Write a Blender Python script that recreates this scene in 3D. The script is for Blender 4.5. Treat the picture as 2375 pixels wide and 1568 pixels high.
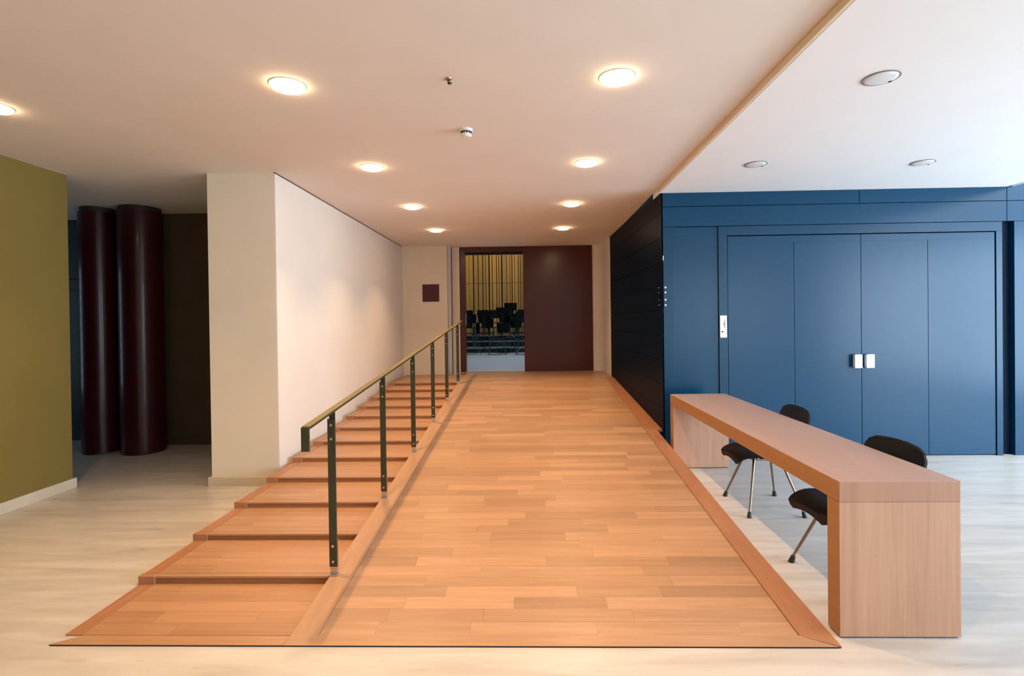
import bpy, bmesh, math, random
from mathutils import Vector, Matrix
random.seed(7)
for o in list(bpy.data.objects): bpy.data.objects.remove(o)
S = bpy.context.scene
C = S.collection
PI = math.pi

# ---------------------------------------------------------------- camera
yaw, pit, rol = .0255, .0079, -.013
F = Vector((-math.sin(yaw)*math.cos(pit), math.cos(yaw)*math.cos(pit), -math.sin(pit)))
R = Vector((math.cos(yaw), math.sin(yaw), 0)); U = R.cross(F)
R2 = R*math.cos(rol)+U*math.sin(rol); U2 = -R*math.sin(rol)+U*math.cos(rol)
cd = bpy.data.cameras.new('camera'); cam = bpy.data.objects.new('camera', cd); C.objects.link(cam)
cam.matrix_world = Matrix(((R2.x, U2.x, -F.x, 0), (R2.y, U2.y, -F.y, 0), (R2.z, U2.z, -F.z, 1.5), (0, 0, 0, 1)))
cd.sensor_width = 36; cd.sensor_fit = 'HORIZONTAL'; cd.lens = 36*1200/2375
cd.shift_x = -(1197.89-1187.5)/2375; cd.shift_y = -(784-754.95)/2375
cd.clip_start = .05; cd.clip_end = 200
S.camera = cam

# ---------------------------------------------------------------- world, daylight, exposure
w = bpy.data.worlds.new('world'); S.world = w; w.use_nodes = True
w.node_tree.nodes['Background'].inputs[0].default_value = (.62, .78, 1, 1)
w.node_tree.nodes['Background'].inputs[1].default_value = 1.0
vs = S.view_settings; vs.view_transform = 'Standard'; vs.look = 'None'; vs.gamma = 1; vs.use_curve_mapping = False
vs.exposure = 0.0

def area(name, loc, rot, sx, sy, power, col, shape='RECTANGLE', spread=180):
    l = bpy.data.lights.new(name, 'AREA'); l.shape = shape; l.size = sx; l.size_y = sy
    l.energy = power; l.color = col; l.spread = math.radians(spread)
    o = bpy.data.objects.new(name, l); C.objects.link(o); o.location = loc; o.rotation_euler = rot
    return o
DAY = (.72, .86, 1)
area('window_daylight', (8.35, 1.2, 1.55), (0, math.radians(90), 0), 2.7, 8.2, 760, DAY)       # facade on the right
area('window_daylight', (5.6, -4.35, 1.6), (math.radians(90), 0, 0), 3.2, 2.6, 120, DAY)       # windows behind the camera
area('skylight', (6.8, 2.0, 3.25), (0, 0, 0), 2.6, 6.0, 170, DAY)                               # light well on the right
LAMP = (1, .62, .31)
LAMP_W = 12.5
HALLW = 75

# ---------------------------------------------------------------- materials
def mat(name, col, rough=.5, metal=0, spec=.5, coat=0, emit=None, es=0):
    m = bpy.data.materials.new(name); m.use_nodes = True; b = m.node_tree.nodes['Principled BSDF']
    b.inputs['Base Color'].default_value = (*col, 1); b.inputs['Roughness'].default_value = rough
    b.inputs['Metallic'].default_value = metal; b.inputs['Specular IOR Level'].default_value = spec
    b.inputs['Coat Weight'].default_value = coat; b.inputs['Coat Roughness'].default_value = .1
    if emit: b.inputs['Emission Color'].default_value = (*emit, 1); b.inputs['Emission Strength'].default_value = es
    return m
def paint(name, col, rough=.6, var=.04, bump=.02, scale=3, spec=.4, coat=0):
    m = mat(name, col, rough, 0, spec, coat); nt = m.node_tree; b = nt.nodes['Principled BSDF']
    g = nt.nodes.new('ShaderNodeNewGeometry')
    n = nt.nodes.new('ShaderNodeTexNoise'); n.inputs['Scale'].default_value = scale; n.inputs['Detail'].default_value = 3
    nt.links.new(g.outputs['Position'], n.inputs['Vector'])
    r = nt.nodes.new('ShaderNodeValToRGB')
    r.color_ramp.elements[0].position = .3; r.color_ramp.elements[1].position = .7
    r.color_ramp.elements[0].color = (*[c*(1-var) for c in col], 1); r.color_ramp.elements[1].color = (*[min(1, c*(1+var)) for c in col], 1)
    nt.links.new(n.outputs['Fac'], r.inputs[0]); nt.links.new(r.outputs[0], b.inputs['Base Color'])
    if bump:
        n2 = nt.nodes.new('ShaderNodeTexNoise'); n2.inputs['Scale'].default_value = 120
        nt.links.new(g.outputs['Position'], n2.inputs['Vector'])
        bp = nt.nodes.new('ShaderNodeBump'); bp.inputs['Strength'].default_value = bump; bp.inputs['Distance'].default_value = .01
        nt.links.new(n2.outputs['Fac'], bp.inputs['Height']); nt.links.new(bp.outputs[0], b.inputs['Normal'])
    return m
def wood(name, c1, c2, axis=0, rough=.38, pervar=.25, gs=1.0, spec=.4, coat=0):
    # grain stretched along `axis`; each object and each mesh island gets its own tone
    m = mat(name, c1, rough, 0, spec, coat); nt = m.node_tree; b = nt.nodes['Principled BSDF']; L = nt.links.new; N = nt.nodes.new
    g = N('ShaderNodeNewGeometry'); oi = N('ShaderNodeObjectInfo')
    add = N('ShaderNodeMath'); add.operation = 'ADD'; L(oi.outputs['Random'], add.inputs[0]); L(g.outputs['Random Per Island'], add.inputs[1])
    fr = N('ShaderNodeMath'); fr.operation = 'FRACT'; L(add.outputs[0], fr.inputs[0])
    off = N('ShaderNodeMath'); off.operation = 'MULTIPLY'; off.inputs[1].default_value = 37 if pervar else 0; L(fr.outputs[0], off.inputs[0])
    va = N('ShaderNodeVectorMath'); va.operation = 'ADD'; L(g.outputs['Position'], va.inputs[0]); L(off.outputs[0], va.inputs[1])
    mp = N('ShaderNodeMapping'); sc = [26*gs]*3; sc[axis] = 1.6*gs; mp.inputs['Scale'].default_value = sc; L(va.outputs[0], mp.inputs[0])
    n = N('ShaderNodeTexNoise'); n.inputs['Scale'].default_value = 1; n.inputs['Detail'].default_value = 4; n.inputs['Roughness'].default_value = .6; n.inputs['Distortion'].default_value = .6
    L(mp.outputs[0], n.inputs['Vector'])
    mp2 = N('ShaderNodeMapping'); sc = [120*gs]*3; sc[axis] = 5*gs; mp2.inputs['Scale'].default_value = sc; L(va.outputs[0], mp2.inputs[0])
    n2 = N('ShaderNodeTexNoise'); n2.inputs['Scale'].default_value = 1; n2.inputs['Detail'].default_value = 2; L(mp2.outputs[0], n2.inputs['Vector'])
    mixf = N('ShaderNodeMath'); mixf.operation = 'MULTIPLY_ADD'; L(n2.outputs['Fac'], mixf.inputs[0]); mixf.inputs[1].default_value = .35
    sub = N('ShaderNodeMath'); sub.operation = 'MULTIPLY'; sub.inputs[1].default_value = .75; L(n.outputs['Fac'], sub.inputs[0]); L(sub.outputs[0], mixf.inputs[2])
    r = N('ShaderNodeValToRGB'); r.color_ramp.elements[0].position = .35; r.color_ramp.elements[1].position = .72
    r.color_ramp.elements[0].color = (*c2, 1); r.color_ramp.elements[1].color = (*c1, 1); L(mixf.outputs[0], r.inputs[0])
    hsv = N('ShaderNodeHueSaturation'); L(r.outputs[0], hsv.inputs['Color'])
    mr = N('ShaderNodeMapRange'); mr.inputs['To Min'].default_value = 1-pervar*.55; mr.inputs['To Max'].default_value = 1+pervar*.45; L(fr.outputs[0], mr.inputs[0])
    L(mr.outputs[0], hsv.inputs['Value']); L(hsv.outputs[0], b.inputs['Base Color'])
    bp = N('ShaderNodeBump'); bp.inputs['Strength'].default_value = .05; bp.inputs['Distance'].default_value = .002
    L(n2.outputs['Fac'], bp.inputs['Height']); L(bp.outputs[0], b.inputs['Normal'])
    return m
def stone():
    m = mat('travertine', (.6, .55, .48), .16, 0, .5); nt = m.node_tree; b = nt.nodes['Principled BSDF']; L = nt.links.new; N = nt.nodes.new
    g = N('ShaderNodeNewGeometry')
    mp = N('ShaderNodeMapping'); mp.inputs['Scale'].default_value = (1.1, 9, 1); L(g.outputs['Position'], mp.inputs[0])
    n = N('ShaderNodeTexNoise'); n.inputs['Scale'].default_value = 1.2; n.inputs['Detail'].default_value = 6; n.inputs['Distortion'].default_value = .8; L(mp.outputs[0], n.inputs['Vector'])
    r = N('ShaderNodeValToRGB'); r.color_ramp.elements[0].position = .3; r.color_ramp.elements[1].position = .7
    r.color_ramp.elements[0].color = (.47, .43, .385, 1); r.color_ramp.elements[1].color = (.62, .59, .55, 1); L(n.outputs['Fac'], r.inputs[0])
    n3 = N('ShaderNodeTexNoise'); n3.inputs['Scale'].default_value = 14; n3.inputs['Detail'].default_value = 4
    mp3 = N('ShaderNodeMapping'); mp3.inputs['Scale'].default_value = (.4, 1.5, 1); L(g.outputs['Position'], mp3.inputs[0]); L(mp3.outputs[0], n3.inputs['Vector'])
    r3 = N('ShaderNodeValToRGB'); r3.color_ramp.elements[0].position = .28; r3.color_ramp.elements[1].position = .36
    r3.color_ramp.elements[0].color = (.88, .85, .80, 1); r3.color_ramp.elements[1].color = (1, 1, 1, 1); L(n3.outputs['Fac'], r3.inputs[0])
    mx = N('ShaderNodeMix'); mx.data_type = 'RGBA'; mx.blend_type = 'MULTIPLY'; mx.inputs[0].default_value = 1
    L(r.outputs[0], mx.inputs[6]); L(r3.outputs[0], mx.inputs[7]); L(mx.outputs[2], b.inputs['Base Color'])
    rr = N('ShaderNodeMapRange'); rr.inputs['To Min'].default_value = .24; rr.inputs['To Max'].default_value = .36; L(n.outputs['Fac'], rr.inputs[0]); L(rr.outputs[0], b.inputs['Roughness'])
    return m
M = dict(
    ceiling=paint('ceiling_plaster', (.82, .765, .705), .85, .015, .01, spec=.2),
    ceiling_r=paint('ceiling_white', (.86, .86, .86), .85, .01, .01, spec=.2),
    fascia=paint('fascia_paint', (.74, .60, .43), .6, .02, .0),
    white=paint('wall_plaster', (.74, .695, .63), .8, .015, .015, spec=.2),
    cream=paint('wall_cream', (.76, .67, .53), .8, .015, .015, spec=.2),
    green=paint('olive_paint', (.205, .145, .034), .55, .05, .02, 1.2),
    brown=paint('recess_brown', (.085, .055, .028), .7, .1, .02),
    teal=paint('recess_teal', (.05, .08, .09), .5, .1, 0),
    blue=paint('blue_lacquer', (.0005, .043, .100), .24, .03, .004, .8, spec=.28),
    blue_frame=paint('blue_frame_lacquer', (.0005, .040, .090), .26, .03, .004, .8, spec=.28),
    blue_shaded=paint('blue_lacquer_shaded', (.003, .009, .022), .4, .05, .01, 1.5, spec=.03),  # the blue lacquer again, near-black because shade is painted in
    black=mat('black_gap', (.002, .002, .003), .8),
    maroon=paint('maroon_lacquer', (.075, .017, .010), .23, .06, .01, 2, spec=.35),
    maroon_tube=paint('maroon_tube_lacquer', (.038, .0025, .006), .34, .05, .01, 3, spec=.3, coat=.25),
    plaque=paint('plaque_maroon', (.07, .008, .010), .4, .05, 0),
    jamb=paint('jamb_grey', (.50, .54, .58), .35, .02, 0),
    stone=stone(),
    ramp=wood('ramp_oak', (.47, .285, .17), (.375, .215, .12), 0, .32, .30),
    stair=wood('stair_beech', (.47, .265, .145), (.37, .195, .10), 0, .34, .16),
    edge_y=wood('edge_board_beech', (.42, .20, .105), (.34, .155, .075), 1, .38, .1),
    edge_left=wood('edge_board_oak', (.47, .28, .165), (.40, .23, .13), 1, .36, .1),
    band=wood('desk_band_beech', (.45, .245, .155), (.38, .20, .125), 2, .42, .0, .6),
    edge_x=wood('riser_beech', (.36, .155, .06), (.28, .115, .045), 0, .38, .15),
    desk_top=wood('desk_top_beech', (.47, .31, .245), (.42, .27, .205), 1, .35, .0, .6),
    desk_end=wood('desk_end_beech', (.55, .315, .205), (.43, .235, .145), 2, .42, .0, .6),
    desk_edge=wood('desk_edge_beech', (.41, .205, .085), (.35, .17, .07), 1, .42, .0, .6),
    skirt=paint('skirting_stone', (.62, .54, .42), .35, .05, 0, 6),
    rail=mat('rail_iron', (.045, .048, .022), .42, .3, .5),
    railtop=paint('rail_bronze', (.20, .16, .05), .4, .1, 0, 8),
    steel=mat('steel', (.65, .66, .66), .25, 1),
    chrome=mat('chrome', (.26, .20, .14), .3, 1),
    bolt=mat('bolt_steel', (.80, .77, .68), .3, 1),
    alu=mat('handle_aluminium', (.86, .87, .88), .4, 0, .5),
    shell=mat('chair_black', (.0015, .004, .004), .45, 0, .3),
    rubber=mat('rubber_black', (.010, .018, .018), .5),
    plastic=paint('white_plastic', (.80, .79, .76), .4, .02, 0),
    dark=mat('dark_slot', (.03, .02, .015), .6),
    lamp=mat('lamp_glow', (1, 1, 1), .5, emit=(1, .70, .42), es=36),
    lampoff=mat('lamp_glass_off', (.80, .82, .83), .35, 0, .5),
    ring=mat('lamp_ring', (.70, .62, .52), .4),
    ring_dark=mat('lamp_ring_grey', (.25, .25, .25), .5),
    hallfloor=paint('hall_floor', (.45, .48, .50), .5, .04, 0, 2),
    slat=wood('slat_wood', (.62, .40, .13), (.45, .27, .08), 2, .5, .5),
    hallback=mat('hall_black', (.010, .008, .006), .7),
    hallmetal=mat('hall_chair_metal', (.10, .20, .26), .3, .8),
    hallpaper=mat('sheet_paper', (.75, .78, .8), .7),
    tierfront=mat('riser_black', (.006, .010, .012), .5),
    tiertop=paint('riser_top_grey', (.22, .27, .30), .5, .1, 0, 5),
)

# ---------------------------------------------------------------- helpers
def BM(): return bmesh.new()
def bx(bm, x0, x1, y0, y1, z0, z1, bev=0):
    r = bmesh.ops.create_cube(bm, size=1)
    for v in r['verts']:
        v.co = Vector(((x0+x1)/2+v.co.x*(x1-x0), (y0+y1)/2+v.co.y*(y1-y0), (z0+z1)/2+v.co.z*(z1-z0)))
    if bev:
        es = list({e for v in r['verts'] for e in v.link_edges})
        bmesh.ops.bevel(bm, geom=es, offset=bev, segments=2, affect='EDGES', profile=.5)
    return bm
def box(x0, x1, y0, y1, z0, z1, bev=0): return bx(BM(), x0, x1, y0, y1, z0, z1, bev)
def prism(bm, pts, z0, z1):
    """pts: (x,y) outline, or with z0/z1 lists per point"""
    n = len(pts); a = z0 if isinstance(z0, (list, tuple)) else [z0]*n; b = z1 if isinstance(z1, (list, tuple)) else [z1]*n
    lo = [bm.verts.new((p[0], p[1], a[i])) for i, p in enumerate(pts)]; hi = [bm.verts.new((p[0], p[1], b[i])) for i, p in enumerate(pts)]
    bm.faces.new(lo[::-1]); bm.faces.new(hi)
    for i in range(n): bm.faces.new((lo[i], lo[(i+1) % n], hi[(i+1) % n], hi[i]))
    bmesh.ops.recalc_face_normals(bm, faces=bm.faces[:])
    return bm
def tube(bm, p, q, r, r2=None, seg=12):
    p, q = Vector(p), Vector(q); d = q-p
    rr = bmesh.ops.create_cone(bm, cap_ends=True, segments=seg, radius1=r, radius2=r if r2 is None else r2, depth=d.length)
    m = Matrix.Translation((p+q)/2) @ d.to_track_quat('Z', 'Y').to_matrix().to_4x4()
    bmesh.ops.transform(bm, matrix=m, verts=rr['verts']); return bm
def lathe(bm, prof, cx=0, cy=0, seg=32):
    rings = []
    for r, z in prof:
        rings.append([bm.verts.new((cx+r*math.cos(2*PI*i/seg), cy+r*math.sin(2*PI*i/seg), z)) for i in range(seg)])
    for a, b in zip(rings, rings[1:]):
        for i in range(seg): bm.faces.new((a[i], a[(i+1) % seg], b[(i+1) % seg], b[i]))
    bm.faces.new(rings[0][::-1]); bm.faces.new(rings[-1]); bmesh.ops.recalc_face_normals(bm, faces=bm.faces[:]); return bm
def wloc(o):
    v = Vector((0, 0, 0))
    while o: v += o.location; o = o.parent
    return v
def obj(name, bm, m, parent=None, smooth=False, origin=None, label=None):
    """bm is in world coordinates; links ONE mesh object"""
    pw = wloc(parent) if parent else Vector((0, 0, 0))
    o0 = Vector(origin) if origin else pw
    bmesh.ops.translate(bm, verts=bm.verts[:], vec=-o0)
    me = bpy.data.meshes.new(name); bm.to_mesh(me); bm.free(); me.materials.append(m)
    if smooth:
        for p in me.polygons: p.use_smooth = True
        try: me.set_sharp_from_angle(angle=math.radians(40))
        except Exception: pass
    o = bpy.data.objects.new(name, me); C.objects.link(o); o.parent = parent; o.location = o0-pw
    if label: o['label'] = label
    return o
def tag(o, label, cat, group=None):
    o['label'] = label; o['category'] = cat
    if group: o['group'] = group
    return o
def thing(name, loc, label, cat, group=None):
    o = bpy.data.objects.new(name, None); C.objects.link(o); o.location = loc; o.empty_display_size = .1
    return tag(o, label, cat, group)
def group_empty(name, loc):
    o = bpy.data.objects.new(name, None); C.objects.link(o); o.location = loc; o.empty_display_size = .1; o['kind'] = 'structure'
    return o
def struct(name, bm, m, smooth=False):
    o = obj(name, bm, m, smooth=smooth); o['kind'] = 'structure'; return o
def copy_tree(o, parent=None):
    c = o.copy(); C.objects.link(c); c.parent = parent
    for ch in list(o.children): copy_tree(ch, c)
    return c

# ---------------------------------------------------------------- room shell
H, HR, YB, YF, YR = 2.913, 2.868, 5.65, 9.54, 9.78
XG, YG = -4.29, 4.72           # olive wall
XC0, XC1, YC = -2.985, -2.345, 4.75   # pillar front
struct('floor', box(-8, 8.6, -4.6, 6.7, -.12, 0), M['stone'])
struct('ceiling', box(-8, 1.40, -4.6, 9.9, H, H+.15), M['ceiling'])
cr = BM(); prism(cr, [(1.425, -4.6), (5.14, -4.6), (5.10, YB+.3), (1.425, YB+.3)], HR, HR+.12)
struct('ceiling', cr, M['ceiling_r'])
struct('ceiling', box(5.16, 8.6, -4.6, 6.2, 3.4, 3.5), M['ceiling_r'])
struct('trim_1', box(1.402, 1.422, -4.6, YB-.005, HR, H+.15), M['fascia'])
struct('trim_2', box(5.145, 5.157, -4.6, YB-.01, HR, 3.4), M['ceiling_r'])
# olive wall and recess on the left
struct('wall_left', box(-4.55, XG, -4.6, YG, 0, H), M['green'])
bs = BM(); prism(bs, [(XG+.002, -4.6), (XG+.022, -4.6), (XG+.022, YG+.02), (-4.55, YG+.02), (-4.55, YG+.002), (XG+.002, YG+.002)], 0, .088)
struct('baseboard_left', bs, M['skirt'])
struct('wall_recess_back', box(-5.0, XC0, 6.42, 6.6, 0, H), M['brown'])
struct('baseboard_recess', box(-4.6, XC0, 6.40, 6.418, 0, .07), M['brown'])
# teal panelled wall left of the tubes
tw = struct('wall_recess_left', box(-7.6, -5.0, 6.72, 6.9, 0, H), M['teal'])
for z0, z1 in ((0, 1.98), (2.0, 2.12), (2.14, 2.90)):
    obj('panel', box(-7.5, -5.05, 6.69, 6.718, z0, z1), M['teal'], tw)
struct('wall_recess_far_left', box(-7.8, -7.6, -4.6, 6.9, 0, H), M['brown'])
wn = group_empty('window_1', (-7.58, 5.6, 1.4))
fb = BM(); bx(fb, -7.599, -7.56, 5.05, 5.12, .5, 2.45); bx(fb, -7.599, -7.56, 6.08, 6.15, .5, 2.45); bx(fb, -7.599, -7.56, 5.12, 6.08, .5, .56); bx(fb, -7.599, -7.56, 5.12, 6.08, 2.39, 2.45)
for k in range(1, 10): bx(fb, -7.595, -7.565, 5.12, 6.08, .56+.183*k-.018, .56+.183*k+.018)
obj('window_frame', fb, M['black'], wn)
obj('pane', box(-7.598, -7.59, 5.12, 6.08, .56, 2.39), mat('daylit_pane', (.5, .6, .7), .2, emit=(.55, .8, 1), es=1.6), wn)
# pillar: block whose front is cream and whose right side is the white corridor wall
struct('wall_pillar', box(XC0, XC1-.012, YC, 6.6, 0, H), M['cream'])
struct('wall_corridor', box(XC1-.012, XC1, YC+.001, YF, 0, H-.012), M['white'])
struct('trim_3', box(XC1-.012, XC1-.004, YC+.001, YF, H-.012, H), M['dark'])
bs = BM(); prism(bs, [(XC0-.025, YC-.02), (XC1-.005, YC-.02), (XC1-.005, YC-.001), (XC0-.002, YC-.001), (XC0-.002, 6.3), (XC0-.025, 6.3)], 0, .085)
struct('baseboard_pillar', bs, M['skirt'])
struct('wall_far', box(-3.0, -1.515, YF, YF+.2, 0, H), M['cream'])
struct('trim_4', box(-1.513, -1.452, YF+.05, YF+.08, .53, H-.001), M['jamb'])
struct('trim_5', box(-1.452, -1.314, YR-.03, YR+.03, .50, H-.001), M['cream'])
struct('wall_far_core', box(-3.0, -1.31, YR+.04, YR+.14, 0, H), M['cream'])

# curved white wall to the right of the maroon door
pts = [(1.188, YR-.02), (1.30, YR-.02)]
for k in range(1, 9):
    a = PI/2*k/8; pts.append((1.19+.175*math.sin(a)+.0, YR-.30+.28*math.cos(a)))
pts += [(1.365, 8.79), (1.62, 8.79), (1.62, YR+.1), (1.188, YR+.1)]
pts = [pts[0]]+pts[2:]
struct('wall_right_curve', prism(BM(), pts, .3, H), M['white'], smooth=True)

# side wall of horizontal boards, the blue lacquer with shade painted into it
P0, P1 = Vector((1.437, YB)), Vector((1.372, 8.78))
dw = struct('wall_right', prism(BM(), [(P0.x+.02, P0.y+.03), (2.0, P0.y+.03), (2.0, P1.y), (P1.x+.02, P1.y)], 0, H), M['black'])
zs = [H-.004, 2.655, 2.385, 2.12, 1.855, 1.59, 1.325, 1.06, .795, .53, .265, .0]
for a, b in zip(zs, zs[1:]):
    obj('panel', prism(BM(), [(P0.x, P0.y), (P0.x+.018, P0.y), (P1.x+.018, P1.y), (P1.x, P1.y)], b+.004, a), M['blue_shaded'], dw)

# blue lacquered wall
bw = struct('wall_back', box(1.46, 7.0, YB+.06, YB+.16, 0, HR), M['black'])
D = YB
def panel(x0, x1, z0, z1, y=0.0, m='blue', par=None, name='panel', t=.055, bev=.002):
    return obj(name, box(x0, x1, D+y, D+y+t, z0, z1, bev), M[m], par or bw)
panel(1.441, 3.548, 2.722, HR-.004)                      # header boards
panel(3.553, 5.093, 2.722, HR-.004)
panel(1.441, 5.093, 2.503, 2.716)
panel(1.441, 1.572, 0, 2.50, m='blue_frame')
panel(1.574, 2.045, 0, 2.497, y=.012, t=.045)
for x0, x1, z0, z1 in ((5.098, 6.9, 2.722, 3.40), (5.098, 6.9, 2.503, 2.716), (5.17, 6.9, 0, 2.50)):
    panel(x0, x1, z0, z1, m='blue')
obj('panel', box(5.05, 5.17, D+.052, D+.059, 0, 2.50), M['blue_shaded'], bw)  # dark strip, the shade of a deep gap put into its colour
# blue double door
d1 = group_empty('door_1', (3.5, D, 0))
fr = BM(); bx(fr, 2.047, 2.140, D-.004, D+.055, 0, 2.497, .002); bx(fr, 2.140, 5.042, D-.004, D+.055, 2.398, 2.497, .002); bx(fr, 4.978, 5.042, D-.004, D+.055, 0, 2.398, .002)
obj('door_frame', fr, M['blue_frame'], d1)
def leaf(x0, x1, xm, hx0, hx1):
    b = BM(); bx(b, x0, x1, D+.006, D+.05, 2.315, 2.388, .001)
    bx(b, x0, xm-.0025, D+.006, D+.05, .012, 2.315, .001); bx(b, xm+.0025, x1, D+.006, D+.05, .012, 2.315, .001)
    l = obj('door_leaf', b, M['blue'], d1)
    h = BM(); bx(h, hx0, hx1, D-.05, D-.036, .955, 1.10, .003); bx(h, hx0+.012, hx0+.024, D-.036, D+.006, .965, 1.09)
    bx(h, hx1-.024, hx1-.012, D-.036, D+.006, .965, 1.09)
    obj('handle', h, M['alu'], l)
leaf(2.149, 3.562, 2.855, 3.462, 3.540)
leaf(3.568, 4.970, 4.270, 3.584, 3.668)
# hinge studs on the corner post, control plate
for z, wh in ((1.847, 'topmost of four'), (1.793, 'second from the top of four'), (1.713, 'third from the top of four'), (1.655, 'lowest of four')):
    b = BM(); tube(b, (1.475, D-.006, z), (1.475, D+.0005, z), .010, seg=14); tube(b, (1.475, D-.009, z), (1.475, D-.006, z), .006, seg=10)
    tag(obj('stud', b, M['alu'], origin=(1.475, D, z), smooth=True), 'small round white stud on the blue corner post, '+wh, 'stud', 'studs on the blue corner post')
for z, wh in ((1.847, 'topmost of four'), (1.793, 'second from the top of four'), (1.713, 'third from the top of four'), (1.655, 'lowest of four')):
    b = BM(); tube(b, (1.424, D+.10, z+.003), (1.4355, D+.10, z+.003), .004, seg=8)
    tag(obj('pin', b, M['alu'], origin=(1.43, D+.10, z)), 'tiny metal pin on the dark side wall by the corner, '+wh, 'pin', 'pins on the dark side wall')
tag(obj('door_catch', box(1.450, 1.458, D-.006, D+.0005, 2.14, 2.19, .001), M['alu'], origin=(1.454, D, 2.16)), 'small upright white clip high on the blue corner post', 'catch')
cp = thing('control_plate', (2.088, D-.004, 1.41), 'tall cream control plate left of the blue double door', 'switch')
obj('plate', box(2.052, 2.126, D-.018, D-.0045, 1.295, 1.535, .003), M['plastic'], cp)
b = BM()
tube(b, (2.078, D-.024, 1.36), (2.078, D-.018, 1.36), .008, seg=12); obj('key_switch', b, M['dark'], cp)
b = BM(); bx(b, 2.100, 2.104, D-.021, D-.018, 1.40, 1.49); bx(b, 2.09, 2.096, D-.021, D-.018, 1.43, 1.455); obj('scale_marks', b, M['ring_dark'], cp)

# enclosing walls out of view
struct('wall_behind', box(-8, 4.0, -4.75, -4.6, 0, H), M['white'])
struct('wall_behind', box(6.6, 8.6, -4.75, -4.6, 0, 3.4), M['white'])
wr = struct('wall_window_side', box(8.6, 8.7, -4.6, 6.2, 0, 3.4), M['white'])
for y in (-2.9, -.9, 1.15, 3.2, 5.3):
    obj('mullion', box(8.2, 8.3, y-.04, y+.04, 0, 3.0), M['alu'], wr)
struct('wall_side_far', box(6.9, 8.6, YB, YB+.2, 0, 3.4), M['blue'])

# ---------------------------------------------------------------- maroon sliding door to the hall
d2 = group_empty('door_2', (0, YR, .555))
b = BM(); bx(b, -1.305, -1.205, YR-.03, YR+.10, .555, H-.002, .002); bx(b, -1.205, -.10, YR-.03, YR+.10, 2.815, H-.002, .002)
obj('door_frame', b, M['maroon'], d2)
obj('door_head_track', box(-1.205, -.105, YR-.0, YR+.09, 2.775, 2.814), M['black'], d2)
sl = obj('door_leaf', box(-.102, 1.186, YR-.035, YR+.03, .557, H-.002, .002), M['maroon'], d2)
obj('strike_plate', box(-1.2045, -1.199, YR-.022, YR+.02, 1.44, 1.665), M['steel'], d2)
obj('threshold', box(-1.205, -.10, YR-.01, YR+.12, .5555, .5655), M['jamb'], d2)
pl = obj('wall_plaque', box(-1.974, -1.666, YF-.018, YF-.0005, 1.885, 2.205, .003), M['plaque'], origin=(-1.82, YF, 2.05))
tag(pl, 'square maroon plaque on the cream wall left of the hall door', 'plaque')

# ---------------------------------------------------------------- ramp of oak planks
Y0, RSL = 2.372, .0892
YT = 8.594; ZT = RSL*(YT-Y0)     # top landing, 0.555 m
def rz(y): return max(0, min(ZT, RSL*(y-Y0)))
XL, XI0, XI1, XR_ = -1.165, -1.03, 1.245, 1.378
rp = thing('ramp', (0, Y0, 0), 'long oak plank ramp rising from the stone floor to the maroon hall door', 'ramp')
def slab(bm, pts, dz0, dz1, y_split=True):
    """slab following the ramp surface; outline given as (x,y)"""
    prism(bm, pts, [rz(p[1])+dz0 if dz0 is not None else -.0 for p in pts], [rz(p[1])+dz1 for p in pts]); return bm
b = BM()
prism(b, [(XL, Y0+.30), (XR_, Y0+.30), (XR_-.004, YT), (XL, YT)], 0.0, [RSL*.3-.016, RSL*.3-.016, ZT-.016, ZT-.016])
prism(b, [(XL, YT), (XR_-.004, YT), (1.365, YR-.03), (-1.31, YR-.03), (-1.31, YF+.06), (XL, YF+.06)][:6], 0.2, ZT-.016)
obj('base', b, M['edge_x'], rp)
b = BM(); slab(b, [(XL, Y0+.075), (XI0-.002, Y0+.075), (XI0-.002, YT), (XL, YT)], -.014, .001); obj('edge_board', b, M['edge_left'], rp)
b = BM(); prism(b, [(XI1+.002, Y0+.075), (XR_+.02, Y0+.0), (XR_, 3.2), (XR_-.004, YB), (XR_-.004, YT), (XI1+.002, YT)], [-.01, -.01, .05, .25, ZT-.014, ZT-.014], [rz(Y0+.075)+.003, .004, rz(3.2)+.003, rz(YB)+.003, ZT+.003, ZT+.003])
obj('edge_board', b, M['edge_y'], rp)
b = BM(); prism(b, [(XR_-.004, YB+.03), (1.436, YB+.03), (1.372, YT), (XR_-.004, YT)], [rz(YB)-.02, rz(YB)-.02, ZT-.02, ZT-.02], [rz(YB)+.002, rz(YB)+.002, ZT+.003, ZT+.003])
obj('wall_strip', b, M['edge_y'], rp)
b = BM(); slab(b, [(XL, Y0), (XR_+.01, Y0), (XI1+.002, Y0+.073), (XL, Y0+.073)], 0.0, .003); obj('front_board', b, M['ramp'], rp)
obj('front_seam', box(-2.28, 1.39, Y0-.006, Y0-.0005, .0, .0035), M['black'], rp)
cube_me = bpy.data.meshes.new('plank'); bb = box(-.5, .5, -.5, .5, -1, 0); bb.to_mesh(cube_me); bb.free(); cube_me.materials.append(M['ramp'])
tilt = math.atan(RSL); n_pl = 0; far = BM()
y = Y0+.076; row = 0; PW = .098
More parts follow.
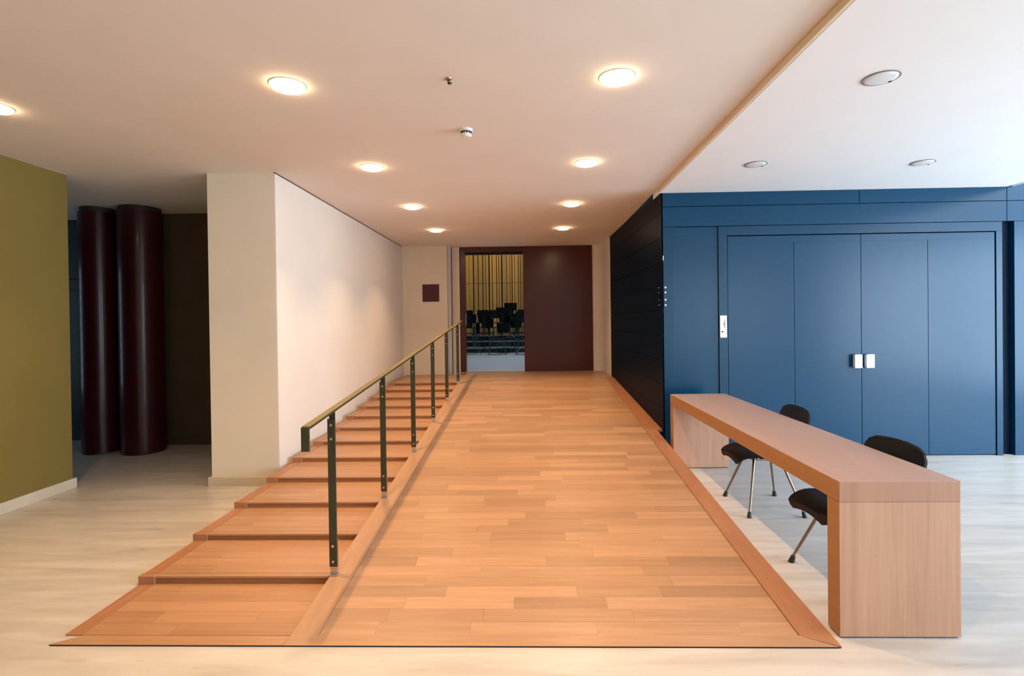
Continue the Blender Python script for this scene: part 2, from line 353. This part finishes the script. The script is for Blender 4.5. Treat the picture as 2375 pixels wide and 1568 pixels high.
while y < YR-.05:
    y1 = min(y+PW, YR-.032)
    if y < YT < y1: y1 = YT
    x = XI0; flat = y >= YT-1e-4
    xe = XI1 if not flat else 1.17
    first = True
    while x < xe-.01:
        l = random.uniform(.42, .95)*(random.uniform(.35, 1) if first else 1); first = False
        x1 = x+l
        if xe-x1 < .18: x1 = xe
        if n_pl < 296 and not flat:
            o = bpy.data.objects.new('plank', cube_me); C.objects.link(o); o.parent = rp
            ym = (y+y1)/2; o.location = ((x+x1)/2, ym-Y0, rz(ym)+random.uniform(-.0004, .0004)); o.rotation_euler = (tilt, 0, 0)
            o.scale = (x1-x-.0007, (y1-y)/math.cos(tilt)-.0007, .014); n_pl += 1
        else:
            prism(far, [(x+.0006, y+.0006), (x1-.0006, y+.0006), (x1-.0006, y1-.0006), (x+.0006, y1-.0006)],
                  [rz(y)-.014, rz(y)-.014, rz(y1)-.014, rz(y1)-.014], [rz(y), rz(y), rz(y1), rz(y1)])
        x = x1
    y = y1; row += 1
for (xa, xb, ya, yb) in ((1.172, 1.37, YT, 9.2), (XL, XI0, YT, YF+.05), (-1.30, XI0, YF+.06, YR-.035)):
    prism(far, [(xa, ya+.001), (xb-.001, ya+.001), (xb-.001, yb), (xa, yb)], ZT-.014, ZT)
prism(far, [(1.172, 9.201), (1.37, 9.201), (1.35, 9.62), (1.25, YR-.033), (1.172, YR-.033)], ZT-.014, ZT)
o = obj('far_planks', far, M['ramp'], rp); o['kind'] = 'stuff'

# ---------------------------------------------------------------- shallow stairs left of the ramp
XS = -2.275
st = thing('staircase', (-1.7, Y0, 0), 'flight of shallow beech steps between the white wall and the ramp', 'stairs')
nose = [2.94+.4885*k for k in range(12)]
plank2 = bpy.data.meshes.new('tread_plank'); bb = box(-.5, .5, -.5, .5, -1, 0); bb.to_mesh(plank2); bb.free(); plank2.materials.append(M['stair'])
obj('front_board', prism(BM(), [(XS-.015, Y0), (XL-.002, Y0), (XL-.002, Y0+.073), (XS+.09, Y0+.073)], 0, .0035), M['stair'], st)
def tread(y0, y1, z, xl, first=False):
    # carcass with the riser board in front, side board on the left, planks on top
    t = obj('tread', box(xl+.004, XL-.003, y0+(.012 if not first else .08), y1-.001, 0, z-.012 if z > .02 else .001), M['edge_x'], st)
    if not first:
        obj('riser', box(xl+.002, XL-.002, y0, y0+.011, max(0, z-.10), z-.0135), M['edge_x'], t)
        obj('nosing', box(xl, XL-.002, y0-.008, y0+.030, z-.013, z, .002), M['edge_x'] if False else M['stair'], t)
        ya = y0+.031
    else: ya = y0+.074
    th = .012 if not first else .004
    obj('side_board', box(xl, xl+.078, ya, y1-.001, z-th if first else max(0, z-.05), z+.0005, 0), M['edge_y'], t)
    if not first: obj('corner_block', box(xl-.012, xl+.085, y0-.012, y0+.03, z-.05, z+.001, .003), M['edge_y'], t)
    n = max(1, round((y1-ya)/.1)); dy = (y1-ya)/n
    for k in range(n):
        x = xl+.08; fs = True
        while x < XL-.01:
            l = random.uniform(.45, .95)*(random.uniform(.4, 1) if fs else 1); fs = False; x1 = x+l
            if XL-.003-x1 < .2: x1 = XL-.003
            o = bpy.data.objects.new('plank', plank2); C.objects.link(o); o.parent = t
            o.location = Vector(((x+x1)/2, ya+dy*(k+.5), z+random.uniform(-.0003, .0003)))-wloc(t); o.scale = (x1-x-.001, dy-.001, th); x = x1
tread(Y0, nose[0]+.01, .005, XS, True)
for i, y0 in enumerate(nose):
    y1 = nose[i+1]+.01 if i < 11 else YF-.002
    tread(y0, y1, RSL*(y0-Y0), XS)
gp = BM()      # narrow filler between the steps and the white wall
prism(gp, [(XC1+.002, YC+.02), (XS-.013, YC+.02), (XS-.013, YF-.002), (XC1+.002, YF-.002)], 0, [rz(YC)-.07, rz(YC)-.07, .50, .50]); obj('wall_filler', gp, M['edge_y'], st)

# ---------------------------------------------------------------- handrail
XP = -1.150
hr = thing('handrail', (XP, 2.95, .05), 'dark olive iron handrail with six flat posts between stairs and ramp', 'handrail')
def rail_z(y): return 1.005+RSL*(y-2.947)
ys, ye = 2.61, 8.72
b = BM(); hw = .021
prism(b, [(XP-hw, ys), (XP+hw, ys), (XP+hw, ye), (XP-hw, ye)], [rail_z(ys)-.013, rail_z(ys)-.013, rail_z(ye)-.013, rail_z(ye)-.013], [rail_z(ys), rail_z(ys), rail_z(ye), rail_z(ye)])
obj('rail', b, M['rail'], hr)
prismz = BM(); prism(prismz, [(XP-hw+.0005, ys+.002), (XP+hw-.0005, ys+.002), (XP+hw-.0005, ye), (XP-hw+.0005, ye)], [rail_z(ys)+.0002]*2+[rail_z(ye)+.0002]*2, [rail_z(ys+.002)+.0016]*2+[rail_z(ye)+.0016]*2)
obj('rail_cap', prismz, M['railtop'], hr, label='bronze toned top face of the rail')
obj('rail_end', box(XP-hw, XP+hw, ys-.012, ys, rail_z(ys)-.125, rail_z(ys)-.001, .0015), M['rail'], hr)
for y in (2.95, 3.99, 5.03, 6.07, 7.09, 8.20):
    zb = rz(y)+.002; zt = rail_z(y)-.013
    p = obj('post', box(XP-.022, XP+.022, y-.006, y+.006, zb+.045, zt-.04, .001), M['rail'], hr)
    obj('bracket', box(XP-.016, XP+.018, y+.0065, y+.015, zt-.16, zt, .001), M['rail'], p)
    f = BM(); bx(f, XP-.018, XP+.024, y+.0065, y+.0145, zb+.004, zb+.20, .001); bx(f, XP-.018, XP+.024, y-.022, y+.0145, zb, zb+.006, .001)
    bx(f, XP-.018, XP+.022, y-.0045, y+.0065, zb+.006, zb+.044)
    obj('foot_bracket', f, M['steel'], p, label='pale steel foot bracket')
    for z in (zb+.075, zb+.165, zt-.155, zt-.075):
        t = BM(); tube(t, (XP, y-.0105, z), (XP, y-.006, z), .0075, seg=10); obj('bolt', t, M['bolt'], p)
obj('end_cap', box(XP-.022, XP+.022, ye-.03, ye, rail_z(ye)-.09, rail_z(ye)-.0135, .001), M['rail'], hr)

# ---------------------------------------------------------------- reception desk
DX0, DX1, DY0, DY1, DZ, DT = 1.430, 1.984, 2.44, 5.33, .735, .097
dk = thing('desk', (1.7, 3.88, 0), 'long waterfall beech desk standing on the stone floor beside the ramp', 'desk')
me_top = obj('desktop', box(DX0, DX1, DY0, DY1, DZ-DT, DZ, .0015), M['desk_top'], dk)
b = BM(); bx(b, DX0-.0012, DX0+.001, DY0+.002, DY1-.002, DZ-DT+.001, DZ-.002); obj('long_edge', b, M['desk_edge'], dk, label='darker brown long edge of the desktop')
obj('end_edge', box(DX0+.002, DX1-.002, DY0-.001, DY0+.001, DZ-DT+.001, DZ-.002), M['band'], dk)
for y in (DY0, DY1-DT):
    lg = obj('side_panel', box(DX0, DX1, y, y+DT, .008, DZ-DT-.0008, .0015), M['desk_end'], dk)
    obj('panel_edge', box(DX0-.0012, DX0+.001, y+.002, y+DT-.002, .009, DZ-DT-.001), M['desk_edge'], lg, label='darker brown narrow edge')
    obj('foot_rail', box(DX0+.01, DX1-.01, y+.01, y+DT-.01, 0, .0078), M['dark'], lg)

# ---------------------------------------------------------------- visitor chairs
def smooth_interp(t, pts):
    for (a, va), (b_, vb) in zip(pts, pts[1:]):
        if t <= b_:
            k = (t-a)/(b_-a); k = k*k*(3-2*k); return va+(vb-va)*k
    return pts[-1][1]
def catmull(P, t):
    n = len(P)-1; x = t*n; i = min(int(x), n-1); u = x-i
    p0, p1, p2, p3 = P[max(i-1, 0)], P[i], P[i+1], P[min(i+2, n)]
    return .5*((2*p1)+(p2-p0)*u+(2*p0-5*p1+4*p2-p3)*u*u+(3*p1-p0-3*p2+p3)*u*u*u)
prof = [Vector(p) for p in ((-.245, 0, .395), (-.235, 0, .425), (-.16, 0, .437), (-.05, 0, .427), (.06, 0, .422), (.14, 0, .432), (.20, 0, .475), (.235, 0, .55), (.262, 0, .63), (.285, 0, .72), (.30, 0, .795))]
def shell_bm(v0, v1, nv, th):
    nu = 16; bm = BM(); G = []
    for j in range(nv+1):
        v = v0+(v1-v0)*j/nv; c = catmull(prof, v)
        wd = smooth_interp(v, [(0, .13), (.07, .185), (.3, .225), (.5, .205), (.62, .13), (.72, .17), (.84, .225), (.90, .222), (.95, .20), (.98, .16), (1, .105)])
        dish = smooth_interp(v, [(0, -.02), (.3, .012), (.55, .03), (.8, .022), (1, .018)])
        row = []
        for i in range(nu+1):
            u = -1+2*i/nu; s = u*abs(u)*.15+u*.85
            up = dish*(abs(u)**2.2)
            k = smooth_interp(v, [(0, 0), (.5, 0), (.68, 1), (1, 1)])
            p = Vector((c.x-up*1.1*k, s*wd, c.z+up*(1-k)))
            row.append(bm.verts.new(p))
        G.append(row)
    for a, b_ in zip(G, G[1:]):
        for i in range(nu): bm.faces.new((a[i], a[i+1], b_[i+1], b_[i]))
    bmesh.ops.recalc_face_normals(bm, faces=bm.faces[:])
    bmesh.ops.solidify(bm, geom=bm.faces[:], thickness=th)
    return bm
def mkchair():
    root = thing('chair', (0, 0, 0), '', 'chair', 'black shell chairs behind the desk')
    obj('seat', shell_bm(0, .60, 16, .016), M['shell'], root, smooth=True)
    obj('backrest', shell_bm(.598, 1, 24, .013), M['shell'], root, smooth=True)
    f = BM()
    for s in (-1, 1):
        tube(f, (-.11, s*.085, .398), (.12, s*.085, .398), .009); tube(f, (-.11*1, s*.085, .398), (-.11, 0, .390), .008); tube(f, (.12, s*.085, .398), (.12, 0, .390), .008)
    tube(f, (-.12, 0, .390), (.13, 0, .390), .010); tube(f, (0, -.11, .396), (0, .11, .396), .008)
    for sx in (-1, 1):
        for sy in (-1, 1): tube(f, (sx*.075, sy*.085, .398), (sx*.075, sy*.085, .418), .014)
    obj('under_frame', f, M['chrome'], root, smooth=True)
    for sx in (-1, 1):
        for sy in (-1, 1):
            l = BM(); tube(l, (sx*.10, sy*.085, .404), (sx*.203, sy*.238, .03), .0105, .0075)
            lo = obj('leg', l, M['chrome'], root, smooth=True)
            g = BM(); tube(g, (sx*.199, sy*.232, .042), (sx*.207, sy*.244, .0), .0125, .019, 14); bmesh.ops.bisect_plane(g, geom=g.verts[:]+g.edges[:]+g.faces[:], plane_co=(0, 0, 0), plane_no=(0, 0, 1), clear_inner=True)
            obj('rubber_foot', g, M['rubber'], lo, smooth=True)
    return root
ch = mkchair()
ch.location = (1.84, 4.165, 0); ch['label'] = 'black shell chair with thin metal legs at the far half of the desk'
c2 = copy_tree(ch); c2.location = (1.815, 2.985, 0); c2.rotation_euler = (0, 0, math.radians(5)); c2['label'] = 'black shell chair behind the near end of the desk, partly hidden by its side panel'

# ---------------------------------------------------------------- ceiling lights
def disc_bm(cx, cy, prof): return lathe(BM(), prof, cx, cy)
def downlight(x, y, label, on=True, h=H, r=.095, grp='lit round downlights in the warm ceiling', power=1.0):
    t = thing('downlight', (x, y, h), label, 'ceiling light', grp)
    rg = BM(); n = 40
    prof2 = [(r, h-.001), (r+.007, h-.001), (r+.007, h-.006), (r, h-.006)]
    rings = [[rg.verts.new((x+q*math.cos(2*PI*i/n), y+q*math.sin(2*PI*i/n), z)) for i in range(n)] for q, z in prof2]
    for k in range(4):
        for i in range(n): rg.faces.new((rings[k][i], rings[k][(i+1) % n], rings[(k+1) % 4][(i+1) % n], rings[(k+1) % 4][i]))
    bmesh.ops.recalc_face_normals(rg, faces=rg.faces[:])
    obj('ring', rg, M['ring'] if on else M['ring_dark'], t, smooth=True)
    dm = lathe(BM(), [(r-.001, h-.001), (r-.001, h-.010), (r*.94, h-.020), (r*.75, h-.026), (r*.4, h-.029), (.004, h-.030)] if on else [(r-.001, h-.001), (r-.001, h-.003), (r*.94, h-.008), (r*.75, h-.011), (r*.4, h-.013), (.004, h-.014)], x, y, 40)
    obj('diffuser', dm, M['lamp'] if on else M['lampoff'], t, smooth=True)
    if not on: obj('clip', box(x+r*.72, x+r*.72+.012, y+.02, y+.034, h-.014, h-.006), M['dark'], t)
    if on:
        a = area('downlight_lamp', (x, y, h-.034), (0, 0, 0), r*.35, r*.35, LAMP_W*power, LAMP, 'DISK', 100)
        a.parent = t; a.location = (0, 0, -.034)
names = ['nearest', 'second', 'third', 'farthest']
for i in range(4):
    y = 3.03+1.6176*i
    downlight(-1.41, y, f'round lit downlight, {names[i]} in the row above the stairs')
    downlight(.525, y, f'round lit downlight, {names[i]} in the row above the right of the ramp')
downlight(-3.40, 3.22, 'round lit downlight cut by the left frame edge beside the olive wall', power=.9)
for x, wh in ((-1.41, 'left'), (.525, 'right')): downlight(x, 1.41, 'round lit downlight just above the top frame edge, '+wh+' one', grp='lit downlights above the camera')
for x, y, l in ((2.028, 3.025, 'large unlit round ceiling light nearest in the white ceiling'), (2.022, 4.654, 'unlit round ceiling light in the white ceiling near the tan fascia'), (3.515, 4.706, 'unlit round ceiling light in the white ceiling above the right door leaf')):
    downlight(x, y, l, on=False, h=HR, r=.088, grp='unlit lights in the white ceiling')
sd = thing('smoke_detector', (-.448, 3.80, H), 'white smoke detector on the ceiling between the two rows of downlights', 'smoke detector')
obj('base', lathe(BM(), [(.048, H), (.048, H-.010), (.044, H-.016)], -.448, 3.80), M['plastic'], sd, smooth=True)
obj('cover', lathe(BM(), [(.030, H-.0165), (.034, H-.032), (.040, H-.034), (.040, H-.046), (.030, H-.056), (.004, H-.058)], -.448, 3.80), M['plastic'], sd, smooth=True)
b = BM()
for k in range(10):
    a = 2*PI*k/10; x, y = -.448+.034*math.cos(a), 3.80+.034*math.sin(a); bx(b, x-.006, x+.006, y-.006, y+.006, H-.031, H-.019)
obj('vents', b, M['dark'], sd)
sp = thing('sprinkler', (-.453, 3.0, H), 'tiny brass sprinkler head on the ceiling nearest the camera', 'sprinkler')
obj('escutcheon', lathe(BM(), [(.022, H), (.020, H-.006), (.008, H-.008)], -.453, 3.0, 20), mat('brass', (.55, .33, .16), .35, .8), sp, smooth=True)
b = BM(); tube(b, (-.453, 3.0, H-.008), (-.453, 3.0, H-.028), .005); tube(b, (-.453, 3.0, H-.028), (-.436, 2.985, H-.034), .007); obj('head', b, M['dark'], sp)

# ---------------------------------------------------------------- maroon tubes in the recess
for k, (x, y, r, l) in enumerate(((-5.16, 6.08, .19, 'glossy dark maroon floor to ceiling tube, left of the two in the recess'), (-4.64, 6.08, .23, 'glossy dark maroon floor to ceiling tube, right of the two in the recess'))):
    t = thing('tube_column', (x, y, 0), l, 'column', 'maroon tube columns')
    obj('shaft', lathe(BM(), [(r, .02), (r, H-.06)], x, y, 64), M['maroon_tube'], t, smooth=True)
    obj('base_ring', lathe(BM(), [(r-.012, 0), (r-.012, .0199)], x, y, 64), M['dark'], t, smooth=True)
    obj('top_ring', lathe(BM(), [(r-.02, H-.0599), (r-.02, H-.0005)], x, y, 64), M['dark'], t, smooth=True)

# ---------------------------------------------------------------- hall beyond the door
HZ = .556
struct('floor', box(-4.2, 4.2, YR+.13, 20.5, .40, HZ), M['hallfloor'])
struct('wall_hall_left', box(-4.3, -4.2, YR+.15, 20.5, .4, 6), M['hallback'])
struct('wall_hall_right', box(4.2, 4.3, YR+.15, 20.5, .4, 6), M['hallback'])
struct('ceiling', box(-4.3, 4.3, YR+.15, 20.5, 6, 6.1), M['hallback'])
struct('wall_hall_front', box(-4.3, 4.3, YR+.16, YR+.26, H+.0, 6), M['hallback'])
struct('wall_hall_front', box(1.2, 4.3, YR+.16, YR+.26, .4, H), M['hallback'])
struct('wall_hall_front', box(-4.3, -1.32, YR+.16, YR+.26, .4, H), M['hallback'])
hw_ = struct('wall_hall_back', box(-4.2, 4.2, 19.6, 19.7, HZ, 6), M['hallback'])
x = -4.1
while x < 2.3:
    wd = random.choice((.06, .075, .09, .12, .14)); dp = random.choice((.03, .06, .10))
    zj = 2.95+random.choice((0, 0, .01, -.01))
    b = BM(); bx(b, x, x+wd, 19.58-dp, 19.598, HZ, zj-.006); bx(b, x, x+wd, 19.58-dp, 19.598, zj+.006, 5.8)
    obj('slat', b, M['slat'], hw_); x += wd+random.choice((.012, .02, .03, .05))
for k, (y, z) in enumerate(((15.7, .70), (16.7, .86), (17.7, 1.02))):
    t = thing('stage_riser', (-.9, y, HZ), ['low', 'middle', 'back'][k]+' dark orchestra riser with a grey top in the hall', 'stage riser', 'stage risers in the hall')
    obj('body', box(-3.9, 2.5, y, y+.995, HZ, z-.02), M['tierfront'], t)
    obj('deck', box(-3.9, 2.5, y-.02, y+.99, z-.0199, z), M['tiertop'], t)
def hall_chair():
    root = thing('hall_chair', (0, 0, 0), 'black chair', 'chair', 'black chairs in the hall')
    obj('seat', box(-.21, .21, -.21, .21, .43, .46, .008), M['shell'], root)
    b = BM(); n = 8
    for k in range(n):
        x0 = -.20+.40*k/n; x1 = x0+.40/n; c = lambda x: .25-.10*(x/.2)**2*.3
        prism(b, [(x0, c(x0)), (x1, c(x1)), (x1, c(x1)+.018), (x0, c(x0)+.018)], .60, .90)
    bmesh.ops.remove_doubles(b, verts=b.verts[:], dist=1e-4)
    obj('backrest', b, M['shell'], root)
    for sx in (-1, 1):
        for sy in (-1, 1):
            l = BM(); tube(l, (sx*.19, sy*.19, .435), (sx*.225, sy*.235, .006), .012, seg=8)
            if sy > 0: tube(l, (sx*.19, .19, .435), (sx*.19, .245, .72), .011, seg=8)
            obj('leg', l, M['hallmetal'], root)
    return root
def music_stand():
    root = thing('music_stand', (0, 0, 0), 'black music stand', 'music stand', 'music stands in the hall')
    b = BM(); tube(b, (0, 0, .12), (0, 0, 1.06), .010, seg=8); obj('pole', b, M['hallmetal'], root)
    for k in range(3):
        a = 2*PI*k/3+.3; b = BM(); tube(b, (0, 0, .20), (.27*math.cos(a), .27*math.sin(a), .012), .008, seg=6); obj('leg', b, M['hallmetal'], root)
    b = BM(); prism(b, [(-.25, -.06), (.25, -.06), (.25, -.045), (-.25, -.045)], 1.0, 1.02); prism(b, [(-.21, -.045), (.21, -.045), (.21, -.037), (-.21, -.037)], 1.0, 1.26)
    bmesh.ops.rotate(b, cent=(0, -.04, 1.02), matrix=Matrix.Rotation(math.radians(-18), 3, 'X'), verts=b.verts[:]); obj('desk', b, M['shell'], root)
    return root
hc = hall_chair(); ms = music_stand()
spots = [(-.93, 14.7, HZ, 100, 'black hall chair seen from the side in the middle of the doorway view'), (-1.72, 14.9, HZ, -70, 'black hall chair on the floor at the left jamb of the doorway'),
         (-.13, 14.6, HZ, 85, 'black hall chair on the floor cut by the edge of the maroon sliding leaf'), (-.72, 15.35, HZ, 20, 'black hall chair just right of and behind the middle one'),
         (-1.98, 16.1, .70, 10, 'black hall chair on the low riser at the left'), (-1.4, 16.2, .70, -15, 'black hall chair on the low riser, second from the left'),
         (-.35, 16.2, .70, 25, 'black hall chair on the low riser at the right'),
         (-2.0, 17.2, .86, 0, 'black hall chair on the middle riser at the left'), (-1.45, 17.15, .86, 20, 'black hall chair on the middle riser, second from the left'), (-.92, 17.25, .86, -20, 'black hall chair on the middle riser, third from the left'), (-.3, 17.2, .86, 10, 'black hall chair on the middle riser at the right'),
         (-2.2, 18.2, 1.02, 5, 'black hall chair on the back riser at the left'), (-1.7, 18.1, 1.02, -10, 'black hall chair on the back riser, second from the left'), (-1.24, 18.2, 1.02, 5, 'black hall chair on the back riser, third from the left'), (-.76, 18.15, 1.02, 0, 'black hall chair on the back riser, fourth from the left'), (-.18, 18.2, 1.02, 8, 'black hall chair on the back riser at the right')]
for i, (x, y, z, a, l) in enumerate(spots):
    o = hc if i == 0 else copy_tree(hc); o.location = (x, y, z); o.rotation_euler = (0, 0, math.radians(a)); o['label'] = l
for i, (x, y, z, a, l) in enumerate([(-.22, 15.28, HZ, 200, 'music stand at the right of the doorway in front of the low riser'), (-1.35, 15.32, HZ, 150, 'music stand at the left of the doorway in front of the low riser'),
         (-.85, 16.35, .70, 180, 'music stand in the middle of the low riser'), (-.62, 17.0, .86, 190, 'music stand on the middle riser at the right')]):
    o = ms if i == 0 else copy_tree(ms); o.location = (x, y, z); o.rotation_euler = (0, 0, math.radians(a)); o['label'] = l
area('hall_wall_washer', (-1, 17.0, 5.7), (math.radians(48), 0, 0), 5, .4, HALLW, (1, .72, .36))
area('hall_cool_fill', (0, 12.8, 5.6), (0, 0, 0), 4, 4, 190, (.72, .86, 1))  # added cool light for the hall, from no known opening
